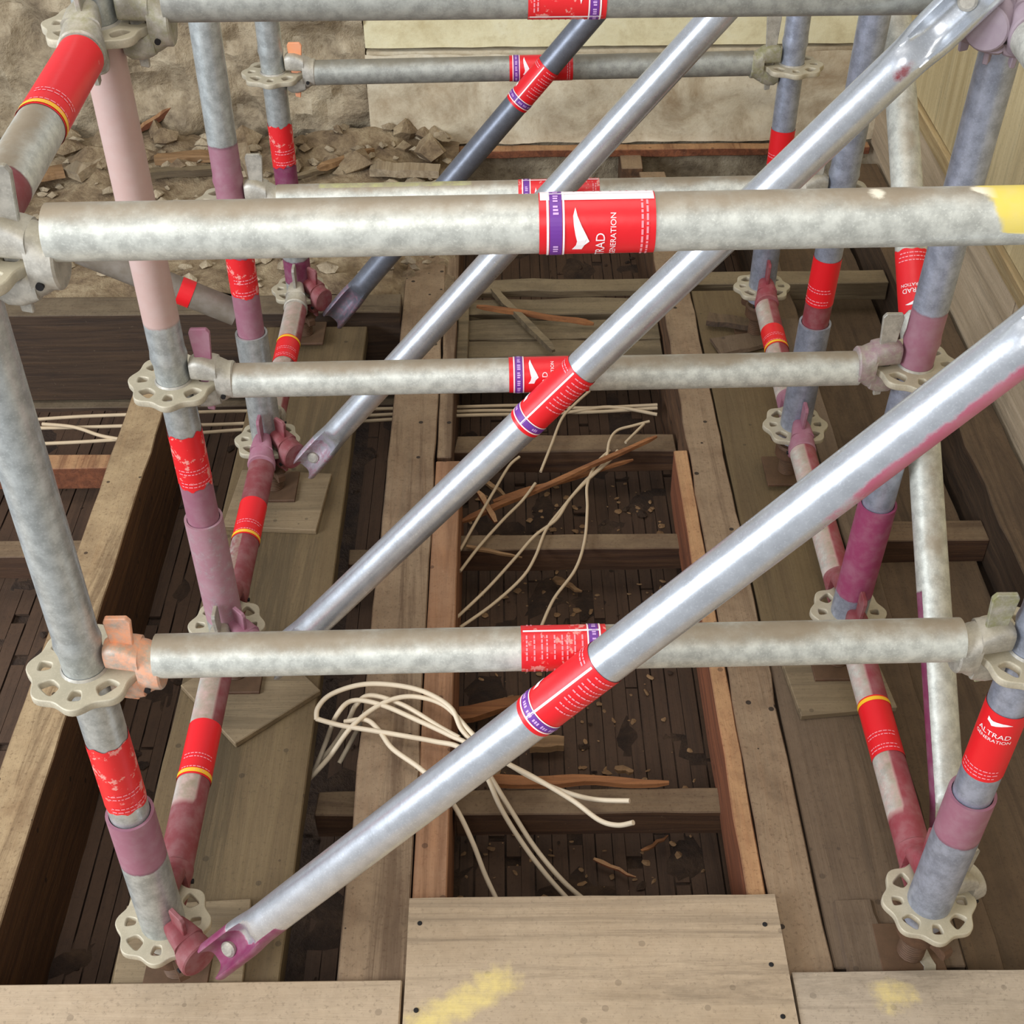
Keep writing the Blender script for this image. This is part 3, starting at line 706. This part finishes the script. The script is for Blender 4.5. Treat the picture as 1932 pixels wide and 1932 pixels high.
longi('L2', 'L3', 0, 'low left ledger, rose-red, between the second and third left standards', (955, 1025, dict(yellow=-1)), lambda s, th: al(ROSE, .85) if (th > -.3 or s > .55) else al(ROSE, .5), (ROSE, MAUVE))
longi('L3', 'L4', 0, 'low left ledger farthest back, with a short red label and yellow band', (648, 690, dict(yellow=1)), side(ROSE, .4, .0, .8), (None, None))
longi('R1', 'R2', 0, 'low right ledger nearest the front, yellow band above its red label', (1330, 1435, dict(yellow=1)), side(RED_, .1, .15), (RED_, al(ROSE, .7)))
longi('R2', 'R3', 0, 'low right ledger, pinkish, between the second and third right standards', None, side(RED_, .3, .0), (ROSE, al(MAUVE, .7)))
longi('R3', 'R4', 0, 'low right ledger farthest back, with a small red label', (627, 664, dict(yellow=-1)), side(RED_, .2, .0, .7), (MAUVE, RED_))
rt = longi('L1', 'L2', 1.0, 'high left ledger at the top left corner, red label with yellow band', (108, 240, dict(yellow=-1, mat='red')), lambda s, th: al(ROSE, .8) if s < .16 else (0, 0, 0, 0), (None, al(OLIVE, .42)), grp='high ledgers running front to back')
longi('R1', 'R2', 1.0, 'high right ledger passing out of the top right corner', None, None, (None, MGREY), grp='high ledgers running front to back')
# ---- diagonal braces
def trough(L, a=.13, b_=.0):
    def f(p, s, th):
        for e in ((L - s) if a else 9, s if b_ or True else 9):
            pass
        q = min(s, L - s); ln = .115
        if q < ln:
            k = min(1, (ln - q) / .045); k = k * k * (3 - 2 * k); hw = RT * .72
            if p.x > 0 and abs(p.y) < hw:
                w_ = 1 - (abs(p.y) / hw) ** 4; p = Vector((p.x * (1 - k * w_) - .010 * k * w_, p.y * (1 + .0 * k), p.z))
            p = Vector((p.x * (1 - .18 * k), p.y * (1 + .12 * k), p.z))
        return p
    return f
def brace(ka, kb, P, Q, label_, lab, mat, zA, zB, hcol=(None, None), paint=None, th0=-2.0):
    root = empty('diagonal_brace', P, label_, 'diagonal brace', 'diagonal scaffold braces')
    m, L = frame(P, Q)
    put('tube', tube_mesh(L, paint=paint and (lambda s, th: paint(s, L, th)), deform=trough(L), n=48, mats=(mat,)), root, m)
    for s in (.030, L - .030):   # rivet through the flattened end, drain hole behind it
        b = MB(); ring = lambda r, q, s_=s: [Vector((q, r * math.cos(t), s_ + r * math.sin(t))) for t in (2 * math.pi * i / 20 for i in range(20))]
        b.loft([ring(.011, -.012), ring(.011, -.004), ring(.008, -.0015)]); put('rivet', b.mesh('rivet', ['steel_cast']), root, m)
    for s in (.100, L - .100):
        b = MB(); b.loft([[Vector((q, .0055 * math.cos(t), s + .008 * math.sin(t))) for t in (2 * math.pi * i / 16 for i in range(16))] for q in (-.004, .0035)]); put('drain_hole', b.mesh('hole', ['dark']), root, m)
    for k, z, E, c in ((ka, zA, P, hcol[0]), (kb, zB, Q, hcol[1])):
        C0 = rp(k, z); dirv = E - C0; head(root, C0 + Vector((0, 0, .004)), Vector((dirv.x, dirv.y * 1.2, 0)), POST[k]['d'], c, c, short=.3, tall=.07)
    if lab:
        p0, p1 = lab
        def sp(px):
            lo, hi = 0, L; d = (Q - P) / L
            for _ in range(40):
                mm = (lo + hi) / 2
                if proj(P + d * mm)[0] < px: lo = mm
                else: hi = mm
            return lo
        label(root, m, sp(p0), sp(p1), th0=th0, flip=True, words=False)
    return root
def braceplane(D): return D
Y1_ = rp('L1', 0).y - .062; Y1t = rp('R1', 1.0).y - .062
brace('L1', 'R1', by(402, 1813, Y1_), by(2180, 457, Y1t), 'nearest shiny diagonal brace crossing the whole lower right, magenta wedge head at its foot', (1008, 1142), 'steel_brace', 0, 1.0, (ROSE, None),
      lambda s, L, th: al(MAG, .8) if ((s < .15 and th > .35 + s * 2) or (s < .07))  else al((*lin((188, 98, 122)), 1), max(0, min(.7, (s / L - .66) * 5)) * max(0, min(1, (th - .2) * 1.6)) if th < 2.6 else 0), th0=-1.68)
Y2_ = rp('L2', 0).y - .060; Y2t = rp('R2', 1.0).y - .060
brace('L2', 'R2', by(508, 1258, Y2_), by(1868, -38, Y2t), 'second diagonal brace, flattened slotted end at top right corner', (990, 1098), 'steel_brace', 0, 1.0, (MAUVE, MGREY),
      lambda s, L, th: al(RED_, .62 * math.exp(-((s - L + .125) / .022) ** 2 - ((th - .3) / .5) ** 2)), th0=-1.68)
Y3_ = rp('L3', 0).y - .055; Y3t = rp('R3', 1.0).y - .055
brace('L3', 'R3', by(572, 884, Y3_), by(1648, -294, Y3t), 'third diagonal brace, narrow and bright, its slotted foot beside the third left standard', None, 'steel_brace', 0, 1.0, (ROSE, None),
      lambda s, L, th: al(MAUVE, .5) if s < .08 else (0, 0, 0, 0))
Y4_ = rp('L4', 0).y - .055; Y4t = rp('R4', .9).y - .055
root = empty('diagonal_brace', by(627, 604, Y4_), 'farthest diagonal brace, dark blue-grey tube with red label near the back wall', 'diagonal brace', 'diagonal scaffold braces')
P = by(627, 604, Y4_); Q = P + (by(1116, 30, Y4_) - P) * 1.9; m, L = frame(P, Q)
put('tube', tube_mesh(L, deform=trough(L), n=48, mats=('steel_dark',), paint=lambda s, th: al(MAUVE, .45) if s < .1 else (0, 0, 0, 0)), root, m)
def s_at(px, P=P, Q=Q, L=L):
    lo, hi = 0, L; d = (Q - P) / L
    for _ in range(40):
        mm = (lo + hi) / 2
        if proj(P + d * mm)[0] < px: lo = mm
        else: hi = mm
    return lo
label(root, m, s_at(975), s_at(1036), th0=-1.75, flip=True, words=False)
head(root, rp('L4', 0) + Vector((0, 0, .004)), Vector((.06, -.05, 0)), POST['L4']['d'], ROSE, ROSE, short=.6, tall=.07)
# side brace on the outside of the right-hand frame
XR = 1.09
P = bx(1797, 1660, XR); Q = bx(1671, -263, XR)
root = empty('diagonal_brace', P, 'long side brace rising on the outer right side, red label near its middle', 'diagonal brace', 'diagonal scaffold braces'); m, L = frame(P, Q)
put('tube', tube_mesh(L, mats=('steel_ledger',), deform=trough(L), n=48, paint=lambda s, th: al(MAG, .75) if (s < .42 and th < -.75) else (0, 0, 0, 0)), root, m)
def s_y(py, P=P, Q=Q, L=L):
    lo, hi = 0, L; d = (Q - P) / L
    for _ in range(40):
        mm = (lo + hi) / 2
        if proj(P + d * mm)[1] > py: lo = mm
        else: hi = mm
    return lo
label(root, m, s_y(596), s_y(478), kind='post', th0=.1, text=True, flip=True, ragged=.006)
head(root, rp('R1', 0) + Vector((0, 0, .004)), Vector((.06, .03, 0)), POST['R1']['d'], None, None, short=.6)
# short grey tube sloping behind the second left standard
P = by(150, 472, 2.02); Q = by(446, 590, 2.02)
root = empty('scaffold_tube', P, 'short dark grey tube sloping behind the second left standard, with a small red label', 'scaffold tube'); m, L = frame(P, Q)
put('tube', tube_mesh(L, mats=('steel_dark',), paint=lambda s, th: al((*lin((112, 102, 88)), 1), .8)), root, m)
d = (Q - P) / L
s0 = min((abs(proj(P + d * (L * i / 200))[0] - 338), L * i / 200) for i in range(201))[1]; s1 = min((abs(proj(P + d * (L * i / 200))[0] - 362), L * i / 200) for i in range(201))[1]
label(root, m, s0, s1, kind='none')

# ================================================================== CABLES
def catmull(pts, k=8):
    out = []; P = [pts[0]] + pts + [pts[-1]]
    for i in range(1, len(P) - 2):
        for j in range(k):
            t = j / k; a, b_, c, d_ = P[i - 1], P[i], P[i + 1], P[i + 2]
            out.append(.5 * ((2 * b_) + (-a + c) * t + (2 * a - 5 * b_ + 4 * c - d_) * t * t + (-a + 3 * b_ - 3 * c + d_) * t ** 3))
    out.append(pts[-1]); return out
def rope(pts, r, mat, name, n=10, taper=0):
    P = catmull(pts); b = MB(); rings = []; prev = None
    for i, p in enumerate(P):
        d_ = (P[min(i + 1, len(P) - 1)] - P[max(i - 1, 0)]).normalized()
        e = (prev - d_ * prev.dot(d_)) if prev else d_.orthogonal(); e.normalize(); prev = e; f = d_.cross(e)
        rings.append([p + (e * math.cos(2 * math.pi * j / n) + f * math.sin(2 * math.pi * j / n)) * r for j in range(n)])
    b.loft(rings); return put(name, b.mesh(name, [mat]))
zc = -.112
coil = [
 ([(597, 1358, zc), (600, 1335, zc + .01), (625, 1310, zc + .02), (680, 1292, zc + .03), (740, 1292, zc + .03), (800, 1305, zc + .025), (850, 1335, zc + .015), (872, 1378, zc), (905, 1410, zc - .01), (960, 1442, -.15), (1005, 1468, -.18), (1060, 1492, -.20), (1120, 1508, -.20), (1188, 1511, -.18)], 'cream cable arching over the top of the coil, upper of its two right-hand ends'),
 ([(597, 1356, zc), (640, 1368, zc), (700, 1378, zc + .005), (760, 1388, zc + .005), (820, 1399, zc), (870, 1412, zc), (915, 1460, -.14), (945, 1525, -.20), (985, 1590, -.26), (1030, 1650, -.31), (1078, 1704, -.345)], 'cream cable crossing low over the joist then dropping towards the plywood sheet'),
 ([(583, 1470, -.20), (620, 1430, -.16), (660, 1375, zc), (700, 1340, zc + .01), (745, 1318, zc + .015), (790, 1315, zc + .015), (840, 1332, zc + .01), (885, 1378, zc), (920, 1415, zc), (955, 1439, -.13), (1010, 1468, -.16), (1080, 1510, -.18), (1130, 1547, -.18), (1165, 1557, -.17), (1195, 1552, -.15)], 'cream cable of the coil with its end hooked at lower right'),
 ([(590, 1462, -.24), (615, 1400, -.20), (635, 1350, zc), (665, 1322, zc + .012), (720, 1330, zc + .012), (790, 1360, zc + .005), (850, 1388, zc), (890, 1410, zc - .005), (925, 1465, -.16), (965, 1530, -.22), (1010, 1600, -.28), (1062, 1662, -.32), (1110, 1704, -.35)], 'cream cable rightmost of those dropping towards the plywood sheet'),
 ([(650, 1362, -.12), (690, 1358, zc + .003), (715, 1378, zc + .003), (740, 1412, zc + .003), (790, 1448, zc + .003), (825, 1480, zc - .01), (862, 1528, -.17), (892, 1590, -.22), (915, 1650, -.27), (940, 1704, -.30)], 'cream cable leftmost of those dropping towards the plywood sheet'),
 ([(600, 1440, -.25), (630, 1405, -.22), (655, 1365, -.16), (672, 1330, zc), (700, 1312, zc + .01), (760, 1330, zc + .006), (830, 1372, zc + .002), (866, 1392, zc)], 'shadowed inner loop of the cream cable coil'),
 ([(640, 1440, -.27), (662, 1400, -.25), (680, 1365, -.20), (692, 1335, -.15)], 'short dim cable in the gap beside the coil')]
for pts, lb in coil: tag(rope([bz(*q) for q in pts], .0042, 'cable', 'electrical_cable'), lb, 'cable', 'coil of cream cables')
zm = -.222
mid = [
 ([(862, 1165), (920, 1110), (970, 1055), (1010, 1010), (1050, 980), (1075, 942), (1110, 905), (1150, 870), (1165, 850)], 'dusty cable, upper of the long pair slanting across the middle bay'),
 ([(868, 1184), (930, 1140), (985, 1090), (1010, 1050), (1030, 1000), (1060, 960), (1100, 912), (1140, 872), (1150, 832), (1165, 812), (1195, 803), (1225, 795)], 'dusty cable with a kinked top, lower of the long pair slanting across the middle bay'),
 ([(1020, 1185), (1045, 1130), (1085, 1075), (1103, 1020), (1108, 960), (1108, 915), (1125, 875), (1150, 850)], 'dusty cable bending down to the lower ledger, rightmost in the middle bay'),
 ([(868, 1078), (905, 1030), (950, 980), (985, 945), (1010, 912)], 'short dusty cable at the left of the middle bay, lower of two'),
 ([(868, 1038), (895, 990), (930, 930), (960, 880), (980, 862)], 'short dusty cable at the left of the middle bay, upper of two'),
 ([(1020, 890), (1040, 840), (1060, 790), (1085, 762), (1112, 738)], 'dusty cable rising behind the second brace label'),
 ([(1180, 835), (1200, 815), (1215, 800)], 'tiny cable end at the far right of the middle bay')]
for pts, lb in mid: tag(rope([bz(x, y, zm + (.01 if y < 850 else .0)) for x, y in pts], .0032, 'cable_dusty', 'electrical_cable'), lb, 'cable', 'loose cables in the middle bay')
zh = -.27
for i, (pts, lb) in enumerate([
 ([(60, 792), (150, 786), (250, 782), (440, 776), (700, 772), (860, 768), (1000, 765), (1100, 770), (1240, 764)], 'topmost of the cables running across behind the joists'),
 ([(60, 808), (160, 806), (260, 803), (440, 800), (700, 784), (870, 776), (980, 775), (1100, 778), (1240, 770)], 'second of the cables running across behind the joists'),
 ([(60, 838), (150, 834), (240, 828), (440, 812), (700, 794), (870, 784), (1050, 780), (1150, 768), (1240, 782)], 'lowest of the cables running across behind the joists'),
 ([(80, 800), (140, 806), (190, 822), (235, 830)], 'short cable crossing the others beside the left joist')]):
    tag(rope([bz(x, y, zh + .004 * i) for x, y in pts], .0042, 'cable_dusty', 'electrical_cable'), lb, 'cable', 'cables running across under the floor')

# ================================================================== SPLINTERS, OFFCUTS
def splinter(a, b_, z0, z1, w0, w1, th, mat, name, label_, cat='wood offcut', group=None):
    A = bz(*a, z0); B = bz(*b_, z1); d_ = (B - A); L = d_.length; d_.normalize(); sd = Vector((0, 0, 1)).cross(d_).normalized(); up = d_.cross(sd)
    bb = MB(); rings = []; n = max(5, int(L / .02))
    for i in range(n + 1):
        t = i / n; w_ = (w0 + (w1 - w0) * t) * (1 + (.35 if w0 < .03 else .12) * noise.noise(Vector((t * 6, a[0] * .1, 0)))); c = A + d_ * L * t + sd * .006 * noise.noise(Vector((t * 3, a[1] * .1, 5))) + up * .003 * noise.noise(Vector((t * 4, a[0], 9)))
        h = th * (1 + .3 * noise.noise(Vector((t * 5, 3, a[1]))))
        if i in (0, n) and w0 < .03: w_ *= .55; h *= .5
        rings.append([c - sd * w_ / 2 - up * h / 2, c + sd * w_ / 2 - up * h / 2, c + sd * w_ * .4 + up * h / 2, c - sd * w_ * .45 + up * h / 2])
    bb.loft(rings); return tag(put(name, bb.mesh(name, [mat], False)), label_, cat, group)
SP = [
 ((872, 985), (1240, 824), -.26, -.18, .016, .010, .008, 'stick', 'wood_splinter', 'long orange wood splinter slanting up to the right across the cables'),
 ((930, 945), (1195, 868), -.25, -.22, .016, .006, .007, 'stick', 'wood_splinter', 'second orange splinter just below the long one'),
 ((902, 925), (938, 985), -.24, -.25, .012, .016, .008, 'redbat2', 'wood_splinter', 'short dark red splinter lying across the left end of the long orange one'),
 ((912, 905), (960, 940), -.25, -.25, .016, .006, .006, 'chip', 'wood_splinter', 'small tan splinter beside the crossing of the orange ones'),
 ((866, 1348), (1040, 1312), -.34, -.34, .036, .020, .012, 'stick', 'wood_offcut', 'orange-brown plank scrap half hidden behind the nearest brace label'),
 ((920, 1472), (1262, 1476), -.226, -.226, .026, .010, .010, 'stick', 'wood_offcut', 'long orange-tan plank scrap lying on the nearest noggin'),
 ((1000, 1400), (1064, 1402), -.34, -.34, .040, .026, .014, 'chip', 'wood_chip', 'rounded tan wood chip below the nearest brace label'),
 ((1160, 1448), (1195, 1456), -.33, -.33, .014, .010, .008, 'chip', 'wood_chip', 'tiny tan wood chip above the long plank scrap'),
 ((900, 577), (1120, 612), -.165, -.175, .014, .012, .010, 'stick', 'wood_splinter', 'rusty orange splinter lying across the far cross boards'),
 ((928, 545), (1045, 662), -.17, -.175, .022, .018, .014, 'crossboard', 'wood_offcut', 'grey batten slanting across the far cross boards'),
 ((880, 1030), (985, 1052), -.225, -.235, .012, .004, .005, 'chip', 'wood_splinter', 'thin pale splinter lying on the middle noggin'),
 ((1045, 1090), (1098, 1116), -.35, -.35, .020, .006, .006, 'chip', 'wood_splinter', 'pale forked splinter on the floor of the middle bay'),
 ((1210, 1605), (1262, 1578), -.34, -.34, .008, .004, .004, 'stick', 'wood_splinter', 'thin reddish splinter near the plywood sheet'),
 ((1120, 1620), (1200, 1655), -.345, -.345, .010, .004, .004, 'redbat2', 'wood_splinter', 'dark reddish splinter on the floor above the plywood sheet'),
 # upper left ledge
 ((135, 330), (200, 292), -.07, -.06, .07, .05, .025, 'paleoff', 'wood_offcut', 'pale block of wood on the rubble, behind the second left standard'),
 ((262, 246), (345, 190), -.04, .0, .020, .016, .014, 'redbat2', 'wood_offcut', 'brown stick leaning on the rough masonry, right of the second left standard'),
 ((292, 300), (410, 292), -.07, -.07, .035, .045, .02, 'chip', 'wood_offcut', 'tan board scrap between the second and third left standards, rearmost'),
 ((286, 326), (410, 320), -.075, -.075, .035, .03, .018, 'crossboard', 'wood_offcut', 'grey-brown board scrap between the second and third left standards, nearest'),
 ((600, 318), (705, 282), -.07, -.07, .026, .018, .016, 'chip', 'wood_offcut', 'thin tan stick on the rubble right of the farthest left standard'),
 ((556, 335), (640, 310), -.08, -.08, .02, .02, .012, 'crossboard', 'wood_offcut', 'short grey scrap of wood beside the farthest left standard'),
 ((700, 318), (830, 322), -.075, -.075, .055, .05, .02, 'paleoff', 'wood_offcut', 'flat pale board on the ledge left of the dark void'),
 ((455, 275), (480, 335), -.05, -.08, .04, .035, .02, 'paleoff', 'wood_offcut', 'upright pale block between the third and farthest left standards'),
 ((20, 340), (120, 322), -.07, -.07, .03, .05, .02, 'chip', 'wood_offcut', 'brown board scrap at the left edge above the nearest ledger'),
 ((200, 300), (260, 340), -.07, -.08, .03, .03, .015, 'chip', 'wood_offcut', 'small tan scrap hidden behind the second left standard'),
 ((1335, 600), (1420, 612), -.11, -.11, .045, .04, .012, 'darkjoist', 'wood_offcut', 'dark wood scrap beside the farthest right collar'),
 ((1350, 655), (1440, 640), -.118, -.118, .075, .06, .008, 'plank2', 'wood_offcut', 'brown board scrap below the farthest right collar'),
 ((1738, 1785), (1762, 1850), -.126, -.126, .022, .022, .006, 'steel_cast', 'metal_strip', 'thin grey metal strip under the nearest right rosette'),
 ((1610, 1700), (1650, 1850), -.128, -.128, .060, .075, .006, 'plank2', 'wood_offcut', 'thin brown board with a screw left of the nearest right rosette'),
]
for s in SP: splinter(*s, cat='metal strip' if s[8] == 'metal_strip' else 'wood offcut')
# rubble ledge at the back left, with loose stones
b = MB(); nx, ny = 90, 40; X0, X1, Y0, Y1 = -1.6, .335, 2.705, 3.50
def ledge(X, Y): return -.115 + .035 * noise.fractal(Vector((X * 7, Y * 7, 2)), 1., 2., 5) + .05 * max(0, (Y - 3.15)) / .35
vs = [(X0 + (X1 - X0) * i / nx, Y0 + (Y1 - Y0) * j / ny, 0) for i in range(nx + 1) for j in range(ny + 1)]
vs = [(x, y, ledge(x, y) if x < .2 else ledge(x, y) - .02) for x, y, _ in vs]
b.add(vs, [(i * (ny + 1) + j, (i + 1) * (ny + 1) + j, (i + 1) * (ny + 1) + j + 1, i * (ny + 1) + j + 1) for i in range(nx) for j in range(ny)])
n0 = len(b.v)
b.box((X0, Y0 + .01, -.36), (X1 - .125, Y1 - .05, -.17))
tag(put('rubble', b.mesh('rubble', ['rubble'])), 'ledge of dusty rubble and broken mortar under the rough masonry', 'rubble', kind='stuff')
def stones(n, region, smin, smax, mat, name, label_, seed, zf, flat=.6):
    rnd = random.Random(seed); b = MB()
    for _ in range(n):
        x = rnd.uniform(region[0], region[1]); y = rnd.uniform(region[2], region[3]); s = rnd.uniform(smin, smax) * (rnd.random() ** .7 + .25)
        el = rnd.uniform(.4, 1) ; a = rnd.uniform(0, 6.3); z = zf(x, y) + s * flat * .3
        vs = []
        for (u, v, w_) in ((1, 0, 0), (-1, 0, 0), (0, 1, 0), (0, -1, 0), (0, 0, 1), (0, 0, -1), (.7, .7, .3), (-.7, .6, .4), (.6, -.7, -.2), (-.6, -.7, .3)):
            k = rnd.uniform(.7, 1.15); X_ = u * s * k; Y_ = v * s * el * k; vs.append((x + X_ * math.cos(a) - Y_ * math.sin(a), y + X_ * math.sin(a) + Y_ * math.cos(a), z + w_ * s * flat * k))
        bm = bmesh.new(); bv = [bm.verts.new(q) for q in vs]; r = bmesh.ops.convex_hull(bm, input=bv); bm.verts.index_update()
        for i, v in enumerate(bm.verts): v.index = i
        b.add([v.co.copy() for v in bm.verts], [tuple(v.index for v in f.verts) for f in bm.faces]); bm.free()
    return tag(put(name, b.mesh(name, [mat], False)), label_, 'debris', kind='stuff')
stones(420, (-1.2, .32, 2.76, 3.5), .008, .035, 'masonry', 'loose_stones', 'loose stones and mortar crumbs on the rubble ledge at the back left', 3, ledge)
stones(60, (-1.2, .30, 3.30, 3.5), .02, .06, 'rubble', 'broken_mortar', 'lumps of broken mortar along the foot of the rough masonry', 5, ledge, .7)
stones(380, (.37, .80, .95, 2.3), .002, .010, 'chip', 'wood_chippings', 'small wood chippings scattered over the floor of the middle bay', 8, lambda x, y: ZB + .002, .35)
stones(700, (-1.2, 1.38, .9, 3.4), .003, .013, 'dirt', 'dirt_crumbs', 'dark crumbs of dirt over the floor below the joists', 9, lambda x, y: ZB + .002, .5)
# paper-thin scraps (leaves and insulation crumbs) are part of the crumbs above
